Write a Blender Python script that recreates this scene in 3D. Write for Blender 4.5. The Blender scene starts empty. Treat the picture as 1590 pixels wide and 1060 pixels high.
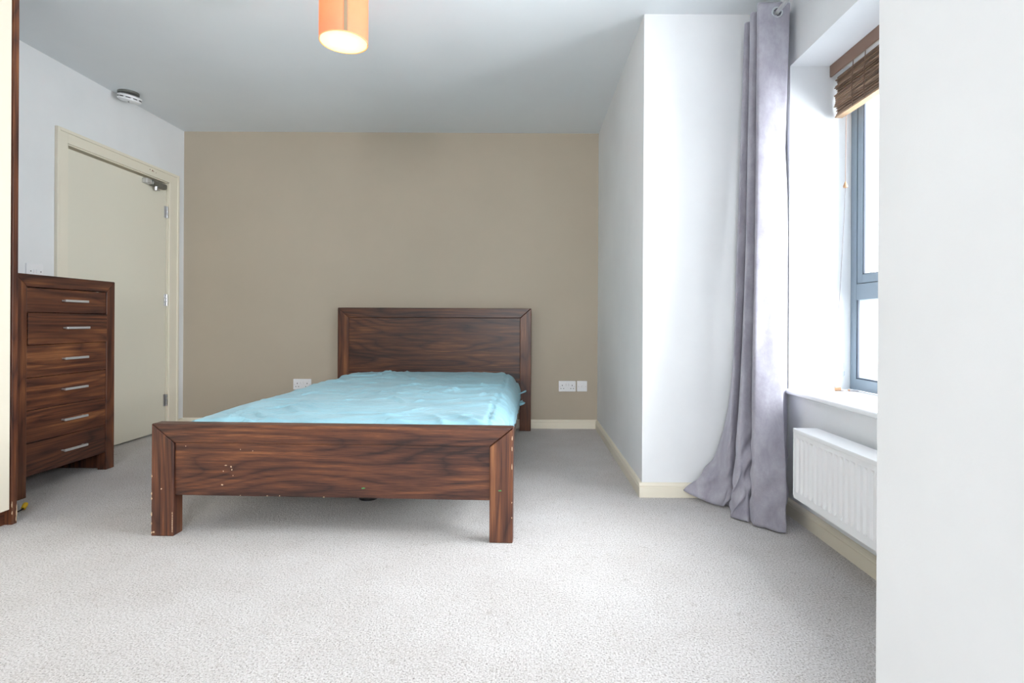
import bpy, bmesh, math, random
from mathutils import Vector, Matrix, noise
C = bpy.context.scene.collection
sc = bpy.context.scene
PI = math.pi
random.seed(7)

# ------------------------------------------------------------------ camera, world, exposure
F, VX, VY, EYE = 850.0, 818.0, 499.0, 0.868
cd = bpy.data.cameras.new('camera'); cam = bpy.data.objects.new('camera', cd); C.objects.link(cam)
cd.sensor_width = 36; cd.lens = F / 1590 * 36
cd.shift_x = -(VX - 795) / 1590; cd.shift_y = -(530 - VY) / 1590
cam.location = (0, 0, EYE)
cam.rotation_euler = (Matrix.Rotation(PI/2, 4, 'X') @ Matrix.Rotation(math.radians(0.3), 4, 'Z')).to_euler()
cd.clip_start = 0.05
sc.camera = cam

w = bpy.data.worlds.new('daylight'); sc.world = w; w.use_nodes = True
bg = w.node_tree.nodes['Background']
bg.inputs[0].default_value = (0.95, 0.98, 1.0, 1); bg.inputs[1].default_value = 1.2
sc.view_settings.view_transform = 'Standard'; sc.view_settings.look = 'None'
sc.view_settings.gamma = 1; sc.view_settings.use_curve_mapping = False
sc.view_settings.exposure = 1.30
sc.cycles.max_bounces = 12; sc.cycles.diffuse_bounces = 7
sc.cycles.sample_clamp_indirect = 8
sc.cycles.use_denoising = True

def skylight(name, loc, rot, sx, sy, watts, col=(0.97, 0.985, 1.0)):
    l = bpy.data.lights.new(name, 'AREA'); l.shape = 'RECTANGLE'; l.size = sx; l.size_y = sy
    l.energy = watts; l.color = col
    o = bpy.data.objects.new(name, l); C.objects.link(o); o.location = loc; o.rotation_euler = rot
# room: X -2.80..0.577 (bay to 1.20), Y -2.0..4.457, Z 0..2.4
XL, XR, XW, YB, YF, H = -2.797, 0.577, 1.20, 4.457, 2.724, 2.40
YN, YREAR = 0.90, -2.2
RY0, RY1, RZ0, RZ1, XF = 1.10, 2.506, 0.567, 2.043, 1.48     # window reveal
skylight('window_daylight', (3.2, 1.4, 2.0), (0, PI/2, 0), 4.6, 3.2, 480)   # overcast sky outside the bay window
skylight('rear_fill_light', (-0.2, YREAR-0.5, 1.4), (PI/2, 0, 0), 1.8, 1.8, 96)    # fill light behind the added, unseen rear window

# ------------------------------------------------------------------ helpers
def srgb(r, g, b):
    f = lambda c: (c/255/12.92) if c/255 <= 0.04045 else ((c/255+0.055)/1.055)**2.4
    return (f(r), f(g), f(b), 1)

def mat(name, col, rough=0.6, metal=0.0, spec=0.5, **kw):
    m = bpy.data.materials.new(name); m.use_nodes = True
    p = m.node_tree.nodes['Principled BSDF']
    p.inputs['Base Color'].default_value = col; p.inputs['Roughness'].default_value = rough
    p.inputs['Metallic'].default_value = metal; p.inputs['Specular IOR Level'].default_value = spec
    for k, v in kw.items(): p.inputs[k.replace('_', ' ')].default_value = v
    return m

class NT:
    def __init__(s, m): s.t = m.node_tree; s.p = s.t.nodes['Principled BSDF']
    def n(s, typ, **kw):
        nd = s.t.nodes.new(typ)
        for k, v in kw.items():
            if k.startswith('i_'):
                key = k[2:].replace('_', ' ')
                nd.inputs[int(key) if key.isdigit() else key].default_value = v
            else: setattr(nd, k, v)
        return nd
    def l(s, a, b): s.t.links.new(a, b)
    def coords(s, scale=(1, 1, 1), rot=(0, 0, 0), kind='Object'):
        tc = s.n('ShaderNodeTexCoord'); mp = s.n('ShaderNodeMapping')
        mp.inputs['Scale'].default_value = scale; mp.inputs['Rotation'].default_value = rot
        s.l(tc.outputs[kind], mp.inputs['Vector']); return mp.outputs[0]
    def noise(s, vec, scale, detail=3, rough=0.5, dist=0.0):
        nd = s.n('ShaderNodeTexNoise'); s.l(vec, nd.inputs['Vector'])
        nd.inputs['Scale'].default_value = scale; nd.inputs['Detail'].default_value = detail
        nd.inputs['Roughness'].default_value = rough; nd.inputs['Distortion'].default_value = dist
        return nd.outputs['Fac']
    def ramp(s, fac, stops, interp='LINEAR'):
        r = s.n('ShaderNodeValToRGB'); cr = r.color_ramp; cr.interpolation = interp
        while len(cr.elements) < len(stops): cr.elements.new(0.5)
        for e, (p, c) in zip(cr.elements, stops): e.position = p; e.color = c
        s.l(fac, r.inputs[0]); return r.outputs[0]
    def math(s, op, a, b=None):
        nd = s.n('ShaderNodeMath', operation=op)
        for k, v in ((0, a), (1, b)):
            if v is None: continue
            if isinstance(v, (int, float)): nd.inputs[k].default_value = v
            else: s.l(v, nd.inputs[k])
        return nd.outputs[0]
    def mix(s, fac, a, b, typ='MIX'):
        nd = s.n('ShaderNodeMix', data_type='RGBA', blend_type=typ)
        for k, v in ((0, fac), (6, a), (7, b)):
            if isinstance(v, (int, float)): nd.inputs[k].default_value = v
            elif isinstance(v, tuple): nd.inputs[k].default_value = v
            else: s.l(v, nd.inputs[k])
        return nd.outputs[2]
    def bump(s, h, strength=0.3, dist=0.01):
        b = s.n('ShaderNodeBump'); b.inputs['Strength'].default_value = strength
        b.inputs['Distance'].default_value = dist; s.l(h, b.inputs['Height'])
        s.l(b.outputs[0], s.p.inputs['Normal'])
    def base(s, c): s.l(c, s.p.inputs['Base Color'])

def paint(name, col, var=0.03, rough=0.75):
    m = mat(name, col, rough, spec=0.25); t = NT(m); v = t.coords()
    n = t.noise(v, 1.6, 5, 0.6)
    a = tuple(c*(1-var) for c in col[:3])+(1,); b = tuple(min(1, c*(1+var)) for c in col[:3])+(1,)
    t.base(t.ramp(n, [(0.35, a), (0.65, b)]))
    t.bump(t.noise(v, 260, 2), 0.06, 0.002)
    return m

def wood(name, axis, tint=0.82, rough=0.38):
    """walnut foil: long grain runs along axis"""
    m = mat(name, (0.1, 0.05, 0.03, 1), rough, spec=0.45); t = NT(m)
    sc_ = [1.0, 1.0, 1.0]; sc_[axis] = 0.13
    v = t.coords(tuple(sc_))
    warp = t.noise(v, 3.4, 2, 0.42)
    ln = t.math('ABSOLUTE', t.math('SINE', t.math('MULTIPLY', warp, 78.0)))
    rings = t.math('POWER', ln, 0.55)                       # narrow dark growth lines
    bands = t.noise(v, 8.0, 4, 0.6)
    sf = [1.0, 1.0, 1.0]; sf[axis] = 0.018
    vf = t.coords(tuple(sf)); fine = t.noise(vf, 260, 4, 0.65)
    streak = t.noise(vf, 60, 3, 0.6)
    fac = t.math('ADD', t.math('MULTIPLY', rings, 0.20), t.math('MULTIPLY', bands, 0.72))
    fac = t.math('ADD', fac, t.math('MULTIPLY', t.math('SUBTRACT', fine, 0.5), 0.55))
    fac = t.math('ADD', fac, t.math('MULTIPLY', t.math('SUBTRACT', streak, 0.5), 0.55))
    k = lambda r, g, b: tuple(c*tint for c in srgb(r, g, b)[:3])+(1,)
    t.base(t.ramp(fac, [(0.28, k(46, 26, 22)), (0.45, k(82, 48, 36)), (0.60, k(110, 66, 44)), (0.78, k(156, 102, 64))]))
    t.bump(fine, 0.08, 0.001)
    return m

def link(name, me, m=None, parent=None):
    o = bpy.data.objects.new(name, me); C.objects.link(o)
    if m is not None:
        for x in (m if isinstance(m, (list, tuple)) else [m]): me.materials.append(x)
    if parent is not None:
        o.parent = parent
        top = parent
        off = Vector((0, 0, 0))
        while top is not None: off += top.location; top = top.parent
        me.transform(Matrix.Translation(-off))
    return o

def obj(name, bm, m=None, parent=None, bevel=0.0, seg=2, smooth=True, ang=40):
    """mesh is given in world coordinates; a parent is an unrotated empty"""
    bmesh.ops.recalc_face_normals(bm, faces=bm.faces[:])
    me = bpy.data.meshes.new(name); bm.to_mesh(me); bm.free()
    o = link(name, me, m, parent)
    if bevel:
        b = o.modifiers.new('bevel', 'BEVEL'); b.width = bevel; b.segments = seg; b.limit_method = 'ANGLE'
        b.angle_limit = math.radians(35)
    if smooth:
        for p in me.polygons: p.use_smooth = True
        bm2 = bmesh.new(); bm2.from_mesh(me)
        for e in bm2.edges:
            if len(e.link_faces) == 2 and e.calc_face_angle(0) > math.radians(ang): e.smooth = False
        bm2.to_mesh(me); bm2.free()
        if bevel:
            wn = o.modifiers.new('normals', 'WEIGHTED_NORMAL'); wn.keep_sharp = True
            bm2 = bmesh.new(); bm2.from_mesh(me)
            for e in bm2.edges: e.smooth = True
            bm2.to_mesh(me); bm2.free()
    return o

def box(bm, x0, x1, y0, y1, z0, z1):
    v = [bm.verts.new((x, y, z)) for z in (z0, z1) for y in (y0, y1) for x in (x0, x1)]
    for f in ((0,1,3,2), (4,6,7,5), (0,4,5,1), (2,3,7,6), (0,2,6,4), (1,5,7,3)):
        bm.faces.new([v[i] for i in f])
    return v

def B(*boxes):
    bm = bmesh.new()
    for b in boxes: box(bm, *b)
    return bm

def prism(bm, pts, axis, a0, a1):
    """polygon pts (2D) extruded along axis; 2D = the other two axes in order"""
    def mk(p, a):
        c = [0, 0, 0]; o = [i for i in range(3) if i != axis]
        c[o[0]], c[o[1]] = p; c[axis] = a; return c
    lo = [bm.verts.new(mk(p, a0)) for p in pts]; hi = [bm.verts.new(mk(p, a1)) for p in pts]
    n = len(pts)
    bm.faces.new(lo); bm.faces.new(hi[::-1])
    for i in range(n): bm.faces.new([lo[i], hi[i], hi[(i+1) % n], lo[(i+1) % n]])

def tube(bm, pts, r, seg=12, cap=True):
    pts = [Vector(p) for p in pts]; rs = r if isinstance(r, (list, tuple)) else [r]*len(pts)
    rings = []; up = None
    for i, p in enumerate(pts):
        d = (pts[min(i+1, len(pts)-1)] - pts[max(i-1, 0)]).normalized()
        if up is None:
            up = Vector((0, 0, 1)) if abs(d.z) < 0.9 else Vector((1, 0, 0))
        a = d.cross(up).normalized(); b = d.cross(a).normalized(); up = -b if (-b).dot(up) > 0 else b
        rings.append([bm.verts.new(p + (a*math.cos(t)+b*math.sin(t))*rs[i]) for t in [2*PI*k/seg for k in range(seg)]])
    for A, Bq in zip(rings, rings[1:]):
        for k in range(seg): bm.faces.new([A[k], A[(k+1) % seg], Bq[(k+1) % seg], Bq[k]])
    if cap: bm.faces.new(rings[0][::-1]); bm.faces.new(rings[-1])

def lathe(bm, prof, c, seg=48, M=None, closed=False):
    """prof: (r, z) list about +Z at c"""
    c = Vector(c); rings = []
    for r, z in prof:
        ring = []
        for k in range(seg):
            t = 2*PI*k/seg; p = Vector((r*math.cos(t), r*math.sin(t), z))
            if M: p = M @ p
            ring.append(bm.verts.new(p + c))
        rings.append(ring)
    for A, Bq in zip(rings, rings[1:]):
        for k in range(seg): bm.faces.new([A[k], A[(k+1) % seg], Bq[(k+1) % seg], Bq[k]])
    if closed:
        A, Bq = rings[-1], rings[0]
        for k in range(seg): bm.faces.new([A[k], A[(k+1) % seg], Bq[(k+1) % seg], Bq[k]])
    else:
        bm.faces.new(rings[0][::-1]); bm.faces.new(rings[-1])

def thing(name, label, cat, loc, group=None):
    o = bpy.data.objects.new(name, None); C.objects.link(o); o.location = loc
    o.empty_display_size = 0.1
    o['label'] = label; o['category'] = cat
    if group: o['group'] = group
    return o
def struct(name, bm, m, parent=None, **kw):
    o = obj(name, bm, m, parent, **kw)
    if parent is None: o['kind'] = 'structure'
    return o

def split_obj(name, bm, m, parent, **kw):
    """every loose piece of bm becomes a part of its own"""
    bm.faces.ensure_lookup_table(); seen = set(); out = []
    for f in bm.faces[:]:
        if f in seen: continue
        st = [f]; seen.add(f); isl = []
        while st:
            q = st.pop(); isl.append(q)
            for v in q.verts:
                for g in v.link_faces:
                    if g not in seen: seen.add(g); st.append(g)
        nb = bmesh.new(); mp = {}
        for q in isl:
            for v in q.verts:
                if v not in mp: mp[v] = nb.verts.new(v.co)
        for q in isl: nb.faces.new([mp[v] for v in q.verts])
        out.append(obj(name, nb, m, parent, **kw))
    bm.free(); return out

# ------------------------------------------------------------------ materials
WHITE = paint('white_wall_paint', srgb(228, 230, 232))
WHITE_L = paint('white_wall_paint_left', srgb(227, 228, 229))
CEIL = paint('ceiling_paint', srgb(226, 230, 233), 0.015)
TAUPE = paint('taupe_wall_paint', srgb(178, 167, 150), 0.025, 0.6)
CREAM = paint('cream_gloss_paint', srgb(228, 221, 204), 0.01, 0.35)
DOORP = paint('cream_door_paint', srgb(224, 219, 203), 0.01, 0.4)
GLOSSW = mat('white_gloss', srgb(238, 240, 242), 0.25)
PLASTIC = mat('white_plastic', srgb(232, 232, 234), 0.3)
DARK = mat('dark_hole', srgb(30, 28, 28), 0.6)
STEEL = mat('brushed_steel', srgb(196, 196, 198), 0.28, 1.0)
CHROME = mat('chrome', srgb(225, 228, 232), 0.12, 1.0)
NICKEL = mat('satin_nickel', srgb(205, 205, 205), 0.35, 0.6)
CLOSER = mat('grey_metal_paint', srgb(122, 122, 116), 0.4, 0.6)
BLACKP = mat('black_plastic', srgb(26, 26, 28), 0.5)
YELLOW = mat('yellow_plastic', srgb(232, 190, 20), 0.4)
ALU = mat('blue_grey_window_frame', srgb(122, 136, 147), 0.4, 0.1)
GASKET = mat('black_gasket', srgb(52, 60, 74), 0.6)
RAD = mat('white_radiator_enamel', srgb(240, 241, 243), 0.3)
CREAMPANEL = mat('cream_gloss_panel', srgb(232, 224, 206), 0.25)
WX, WY, WZ = wood('walnut_grain_x', 0), wood('walnut_grain_y', 1), wood('walnut_grain_z', 2)
WXH = wood('walnut_headboard', 0, 0.68)
CHIP = mat('bare_chipboard', srgb(205, 178, 148), 0.8)

def carpet_mat():
    m = mat('beige_carpet', srgb(190, 180, 168), 0.95, spec=0.05, Sheen_Weight=0.25, Sheen_Roughness=0.6)
    t = NT(m); v = t.coords()
    n1 = t.noise(v, 190, 3, 0.75); n2 = t.noise(v, 3.2, 3, 0.6); n3 = t.noise(v, 80, 3, 0.65, 0.2)
    c = t.ramp(n1, [(0.32, srgb(96, 88, 82)), (0.41, srgb(196, 190, 187)), (0.54, srgb(228, 224, 223)), (0.70, srgb(246, 244, 244))])
    c2 = t.ramp(n2, [(0.35, (0.90, 0.885, 0.87, 1)), (0.7, (1, 1, 1, 1))])
    c = t.mix(1.0, c, c2, 'MULTIPLY')
    n5 = t.noise(v, 34, 4, 0.7)       # matted tufts
    c = t.mix(1.0, c, t.ramp(n5, [(0.32, (0.82, 0.80, 0.78, 1)), (0.42, (1, 1, 1, 1))]), 'MULTIPLY')
    t.base(c)
    t.bump(t.math('ADD', t.math('MULTIPLY', n1, 0.8), t.math('MULTIPLY', n3, 1.0)), 0.85, 0.012)
    return m
CARPET = carpet_mat()

def sheet_mat():
    m = mat('turquoise_cotton', srgb(140, 204, 220), 0.85, spec=0.1, Sheen_Weight=0.15)
    t = NT(m); v = t.coords((1, 1, 1))
    t.base(t.ramp(t.noise(v, 5, 3), [(0.35, srgb(136, 178, 192)), (0.65, srgb(146, 188, 201))]))
    vs = t.coords((0.7, 1.8, 1))
    a = t.math('ABSOLUTE', t.math('SUBTRACT', t.noise(vs, 4.5, 4, 0.55, 0.8), 0.5))
    t.bump(t.math('MULTIPLY', t.math('MINIMUM', a, 0.06), 10.0), 0.35, 0.012)
    return m
SHEET = sheet_mat()

def velvet_mat():
    m = mat('grey_lilac_velvet', srgb(160, 156, 168), 0.8, spec=0.15, Sheen_Weight=0.5, Sheen_Roughness=0.4)
    m.node_tree.nodes['Principled BSDF'].inputs['Sheen Tint'].default_value = srgb(225, 225, 238)
    t = NT(m); v = t.coords((1, 1, 0.6))
    n = t.noise(v, 11, 6, 0.7, 0.25)
    t.base(t.ramp(n, [(0.3, srgb(142, 138, 149)), (0.5, srgb(158, 155, 165)), (0.7, srgb(174, 172, 181))]))
    t.bump(t.noise(v, 16, 5, 0.65, 0.3), 0.22, 0.008)
    return m
VELVET = velvet_mat()

def bamboo_mat():
    m = mat('brown_woven_slats', srgb(130, 104, 84), 0.6); t = NT(m)
    v = t.coords((1, 0.05, 1))
    t.base(t.ramp(t.noise(v, 90, 3, 0.6), [(0.35, srgb(92, 70, 56)), (0.65, srgb(158, 130, 106))]))
    return m
BAMBOO = bamboo_mat()
VALANCE = mat('brown_valance_wood', srgb(128, 100, 84), 0.45)
CORD = mat('pale_cord', srgb(120, 110, 112), 0.8)
BEAD = mat('turned_wood', srgb(164, 126, 94), 0.5)

def shade_mat():
    m = bpy.data.materials.new('peach_shade_fabric'); m.use_nodes = True; t = m.node_tree
    t.nodes.clear(); out = t.nodes.new('ShaderNodeOutputMaterial')
    d = t.nodes.new('ShaderNodeBsdfDiffuse'); d.inputs[0].default_value = srgb(224, 184, 148)
    tr = t.nodes.new('ShaderNodeBsdfTranslucent'); tr.inputs[0].default_value = srgb(255, 150, 66)
    mx = t.nodes.new('ShaderNodeMixShader'); mx.inputs[0].default_value = 0.45
    t.links.new(d.outputs[0], mx.inputs[1]); t.links.new(tr.outputs[0], mx.inputs[2]); t.links.new(mx.outputs[0], out.inputs[0])
    return m
SHADE = shade_mat()
def glare_disc_mat():
    m = bpy.data.materials.new('glare_disc_white'); m.use_nodes = True; t = m.node_tree
    t.nodes.clear(); out = t.nodes.new('ShaderNodeOutputMaterial')
    d = t.nodes.new('ShaderNodeBsdfDiffuse'); d.inputs[0].default_value = (0.9, 0.9, 0.9, 1)
    tr = t.nodes.new('ShaderNodeBsdfTranslucent'); tr.inputs[0].default_value = (1, 0.95, 0.88, 1)
    mx = t.nodes.new('ShaderNodeMixShader'); mx.inputs[0].default_value = 0.7
    t.links.new(d.outputs[0], mx.inputs[1]); t.links.new(tr.outputs[0], mx.inputs[2]); t.links.new(mx.outputs[0], out.inputs[0])
    return m
BULB = mat('lit_bulb', (1, 1, 1, 1), 0.4)
BULB.node_tree.nodes['Principled BSDF'].inputs['Emission Color'].default_value = (1, 0.78, 0.5, 1)
BULB.node_tree.nodes['Principled BSDF'].inputs['Emission Strength'].default_value = 15
def glass_mat():
    m = bpy.data.materials.new('window_glass'); m.use_nodes = True; t = m.node_tree
    t.nodes.clear(); out = t.nodes.new('ShaderNodeOutputMaterial')
    tr = t.nodes.new('ShaderNodeBsdfTransparent'); tr.inputs[0].default_value = (0.95, 0.97, 0.98, 1)
    gl = t.nodes.new('ShaderNodeBsdfGlossy'); gl.inputs['Roughness'].default_value = 0.02
    mx = t.nodes.new('ShaderNodeMixShader'); fr = t.nodes.new('ShaderNodeLayerWeight'); fr.inputs[0].default_value = 0.12
    pw = t.nodes.new('ShaderNodeMath'); pw.operation = 'MULTIPLY'; pw.inputs[1].default_value = 0.25; t.links.new(fr.outputs['Facing'], pw.inputs[0]); t.links.new(pw.outputs[0], mx.inputs[0]); t.links.new(tr.outputs[0], mx.inputs[1]); t.links.new(gl.outputs[0], mx.inputs[2])
    t.links.new(mx.outputs[0], out.inputs[0]); return m
GLASS = glass_mat()
def timber_mat():
    m = mat('weathered_timber', srgb(190, 180, 172), 0.85); t = NT(m)
    v = t.coords((1, 1, 0.04))
    t.base(t.ramp(t.noise(v, 45, 4, 0.6), [(0.35, srgb(40, 34, 33)), (0.5, srgb(66, 61, 62)), (0.65, srgb(90, 87, 88))]))
    return m
TIMBER = timber_mat()

# ------------------------------------------------------------------ the room
struct('floor', B((XL-0.1, XW+0.1, YREAR-0.1, YB+0.1, -0.1, 0.0)), CARPET, smooth=False)
struct('ceiling', B((XL-0.1, XW+0.1, YREAR-0.1, YB+0.1, H, H+0.1)), CEIL, smooth=False)
struct('wall_back', B((XL-0.1, XR+0.02, YB, YB+0.1, 0, H)), TAUPE, smooth=False)
# left wall with the door opening
DY0, DY1, DZ = 3.315, 4.262, 1.932
struct('wall_left', B((XL-0.1, XL, YREAR, DY0, 0, H), (XL-0.1, XL, DY1, YB, 0, H), (XL-0.1, XL, DY0, DY1, DZ, H), (XL-0.14, XL-0.1, DY0-.1, DY1+.1, -.1, DZ+.1)), WHITE_L, smooth=False)  # last box added behind the doorway to block light leaking under the door
struct('wall_right_far', B((XR, XW+0.6, YF, YB+0.1, 0, H)), WHITE, smooth=False)
struct('wall_right_near', B((XR, XW+0.6, YREAR-0.1, YN, 0, H)), WHITE, smooth=False)
struct('wall_window', B((XW, XW+0.42, YN, RY0, 0, H), (XW, XW+0.42, RY1, YF, 0, H),
                        (XW, XW+0.42, RY0, RY1, 0, RZ0-0.02), (XW, XW+0.42, RY0, RY1, RZ1, H)), WHITE, smooth=False)
struct('wall_rear', B((XL-0.1, -0.9, YREAR-0.1, YREAR, 0, H), (0.5, XR, YREAR-0.1, YREAR, 0, H),
                      (-0.9, 0.5, YREAR-0.1, YREAR, 0, 0.9), (-0.9, 0.5, YREAR-0.1, YREAR, 2.2, H)), WHITE, smooth=False)

def skirting(name, x0, y0, x1, y1, nx, ny):
    """profiled baseboard from (x0,y0) to (x1,y1), thickness towards (nx,ny)"""
    prof = [(0, 0), (0.016, 0), (0.016, 0.050), (0.0135, 0.052), (0.0135, 0.056), (0.015, 0.058), (0.012, 0.066), (0.006, 0.071), (0, 0.072)]
    bm = bmesh.new()
    A = [bm.verts.new((x0+nx*d, y0+ny*d, z)) for d, z in prof]; E = [bm.verts.new((x1+nx*d, y1+ny*d, z)) for d, z in prof]
    n = len(prof)
    for i in range(n): bm.faces.new([A[i], A[(i+1) % n], E[(i+1) % n], E[i]])
    bm.faces.new(A); bm.faces.new(E[::-1])
    struct(name, bm, CREAM, ang=25)
skirting('baseboard_back', XL, YB, XR, YB, 0, -1)
skirting('baseboard_left', XL, YREAR, XL, 3.235, 1, 0)
skirting('baseboard_left_corner', XL, 4.37, XL, YB-0.016, 1, 0)
skirting('baseboard_right_far', XR, YF, XR, YB-0.016, -1, 0)
skirting('baseboard_chimney', XR-0.016, YF, XW, YF, 0, -1)
skirting('baseboard_window', XW, YN, XW, YF-0.016, -1, 0)

# ------------------------------------------------------------------ door in the left wall
door = thing('door_1', 'cream flush door with closer', 'door', (XL, 3.8, 0)); door['kind'] = 'structure'
for k in ('label', 'category'): del door[k]
A0, A1, AZ = 3.235, 4.37, 2.012
bm = bmesh.new()                      # architrave, moulded outer band
for (ya, yb, za, zb) in ((A0, DY0, 0, AZ), (DY1, A1, 0, AZ), (DY0, DY1, DZ, AZ)):
    box(bm, XL, XL+0.014, ya, yb, za, zb)
for (ya, yb, za, zb) in ((A0, A0+0.02, 0, AZ), (A1-0.02, A1, 0, AZ), (A0+0.02, A1-0.02, AZ-0.02, AZ)):
    box(bm, XL+0.010, XL+0.021, ya, yb, za, zb)
obj('architrave', bm, CREAM, door, bevel=0.003)
bm = bmesh.new()
box(bm, XL-0.1, XL+0.004, DY0-0.001, DY0+0.014, 0, DZ); box(bm, XL-0.1, XL+0.004, DY1-0.014, DY1+0.001, 0, DZ); box(bm, XL-0.1, XL+0.004, DY0, DY1, DZ-0.008, DZ+0.001)
box(bm, XL-0.1, XL-0.055, DY0+0.01, DY0+0.03, 0, DZ-0.008); box(bm, XL-0.1, XL-0.055, DY1-0.03, DY1-0.01, 0, DZ-0.008); box(bm, XL-0.1, XL-0.055, DY0+0.01, DY1-0.01, DZ-0.04, DZ-0.008)
obj('door_lining', bm, CREAM, door)
obj('door_leaf', B((XL-0.048, XL-0.004, DY0+0.018, DY1-0.018, 0.012, DZ-0.024)), DOORP, door, bevel=0.0015)
for z in (1.70, 1.02, 0.245):
    bm = bmesh.new()
    for za in (z-0.045, z-0.014, z+0.017):
        tube(bm, [(XL+0.004, DY1-0.015, za), (XL+0.004, DY1-0.015, za+0.027)], 0.008, 12)
    box(bm, XL-0.006, XL-0.002, DY1-0.042, DY1-0.016, z-0.045, z+0.045)
    obj('hinge', bm, STEEL, door)
# overhead closer at the hinge end
yc0, yc1 = 3.98, 4.20
bm = bmesh.new()
box(bm, XL-0.004, XL+0.040, yc0+0.055, yc1, 1.858, 1.902)
cl = obj('door_closer', bm, CLOSER, door, bevel=0.016, seg=4)
obj('end_plate', B((XL-0.004, XL+0.034, yc0-0.005, yc0+0.052, 1.862, 1.900)), NICKEL, cl, bevel=0.006)
bm = bmesh.new(); tube(bm, [(XL+0.02, yc0+0.11, 1.868), (XL+0.02, yc0+0.11, 1.832)], [0.016, 0.012], 16)
box(bm, XL+0.012, XL+0.026, yc0+0.10, yc0+0.15, 1.838, 1.846)
obj('pivot', bm, STEEL, cl)
bm = bmesh.new(); box(bm, XL-0.03, XL+0.004, yc0+0.12, DY1-0.03, 1.906, 1.911)
obj('closer_arm', bm, STEEL, cl)
bm = bmesh.new()
for (y, z, r) in ((4.035, 1.974, 0.004), (4.062, 1.972, 0.006), (4.075, 1.969, 0.0035), (4.10, 1.966, 0.003)):
    tube(bm, [(XL+0.0135, y, z), (XL+0.0146, y, z)], r, 9)
split_obj('screw_hole', bm, mat('rusty_hole', srgb(120, 70, 50), 0.8), door)

# ------------------------------------------------------------------ window in the bay
win = thing('window_1', '', '', (XF, (RY0+RY1)/2, RZ0)); win['kind'] = 'structure'
for k in ('label', 'category'): del win[k]
fx0, fx1 = XF, XF+0.07
bm = bmesh.new()
e = 0.001
TZ0, TZ1 = 0.972, 1.044
box(bm, fx0, fx1, RY1-0.045, RY1-e, RZ0+e, RZ1-e); box(bm, fx0, fx1, RY0+e, RY0+0.045, RZ0+e, RZ1-e)
box(bm, fx0+e, fx1-e, RY0+0.04, RY1-0.04, RZ0+e, RZ0+0.052); box(bm, fx0+e, fx1-e, RY0+0.04, RY1-0.04, RZ1-0.055, RZ1-e)
box(bm, fx0+e, fx1-e, RY0+0.04, RY1-0.04, TZ0, TZ1)
box(bm, fx0+e, fx1-e, 1.775, 1.83, RZ0+0.05, RZ1-0.05)
obj('window_frame', bm, ALU, win, bevel=0.002)
for (ya, yb) in ((1.83, RY1-0.045), (RY0+0.045, 1.775)):
    bm = bmesh.new()                     # opening sash above the transom
    s0, s1 = fx0-0.012, fx0+0.045
    za, zb = TZ1+0.002, RZ1-0.058
    for b in ((ya+0.003, ya+0.04, za, zb), (yb-0.04, yb-0.003, za, zb), (ya+0.04, yb-0.04, za, za+0.038), (ya+0.04, yb-0.04, zb-0.04, zb)):
        box(bm, s0+0.014, s1, *b)
    sash = obj('sash', bm, ALU, win, bevel=0.002)
    gk = B((fx0+0.006, fx0+0.013, yb-0.0440, yb-0.0375, za+0.034, zb-0.04), (fx0+0.006, fx0+0.013, ya+0.0375, ya+0.0440, za+0.034, zb-0.04)); box(gk, fx0+0.006, fx0+0.013, ya+0.04, yb-0.04, za+0.036, za+0.041)
    obj('gasket', gk, GASKET, sash, smooth=False)
    obj('pane', B((fx0+0.013, fx0+0.019, ya+0.039, yb-0.039, za+0.037, zb-0.039)), GLASS, sash, smooth=False)
    bm = bmesh.new()
    box(bm, fx0+0.004, fx0+0.012, yb-0.006, yb, RZ0+0.052, TZ0); box(bm, fx0+0.004, fx0+0.012, ya, yb-0.006, RZ0+0.052, RZ0+0.057)
    obj('gasket', bm, GASKET, win, smooth=False)
    obj('pane', B((fx0+0.012, fx0+0.018, ya-0.001, yb+0.001, RZ0+0.051, TZ0+0.001)), GLASS, win, smooth=False)
obj('window_sill', B((XW-0.022, XF+0.01, RY0-0.02, RY1+0.012, RZ0-0.022, RZ0)), GLOSSW, win, bevel=0.008, seg=4)
# blistered paint on the reveal beside the frame
bm = bmesh.new()
def blob(cx, cz, r, seed):
    rnd = random.Random(seed); vs = []
    for k in range(22):
        t = 2*PI*k/22; rr = r*(0.7+0.5*noise.noise(Vector((math.cos(t)*1.6, math.sin(t)*1.6, seed))))
        vs.append((cx+rr*math.cos(t)*0.8, cz+rr*1.3*math.sin(t)))
    prism(bm, vs, 1, RY1-0.0015, RY1+0.001)
for i, (px, py, r) in enumerate(((1293, 523, .022), (1300, 532, .022), (1303, 545, .014), (1308, 566, .018), (1309, 577, .016), (1300, 592, .012))):
    blob((px-VX)/F*RY1, EYE-(py-VY)/F*RY1, r, i+3)
o = struct('trim_1', bm, mat('bare_plaster_patch', srgb(206, 212, 222), 0.9), smooth=False)

# rear window added unseen behind the camera to light the front of the room
rw = thing('added_rear_window', '', '', (-1.0, YREAR, 0.5)); rw['kind'] = 'structure'
for k in ('label', 'category'): del rw[k]
bm = bmesh.new()
for b in ((-.9, -.84, .9, 2.2), (.44, .5, .9, 2.2), (-.84, .44, .9, .96), (-.84, .44, 2.14, 2.2), (-.23, -.17, .96, 2.14)):
    box(bm, b[0], b[1], YREAR-0.07, YREAR-0.02, b[2], b[3])
obj('window_frame', bm, ALU, rw)

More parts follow.
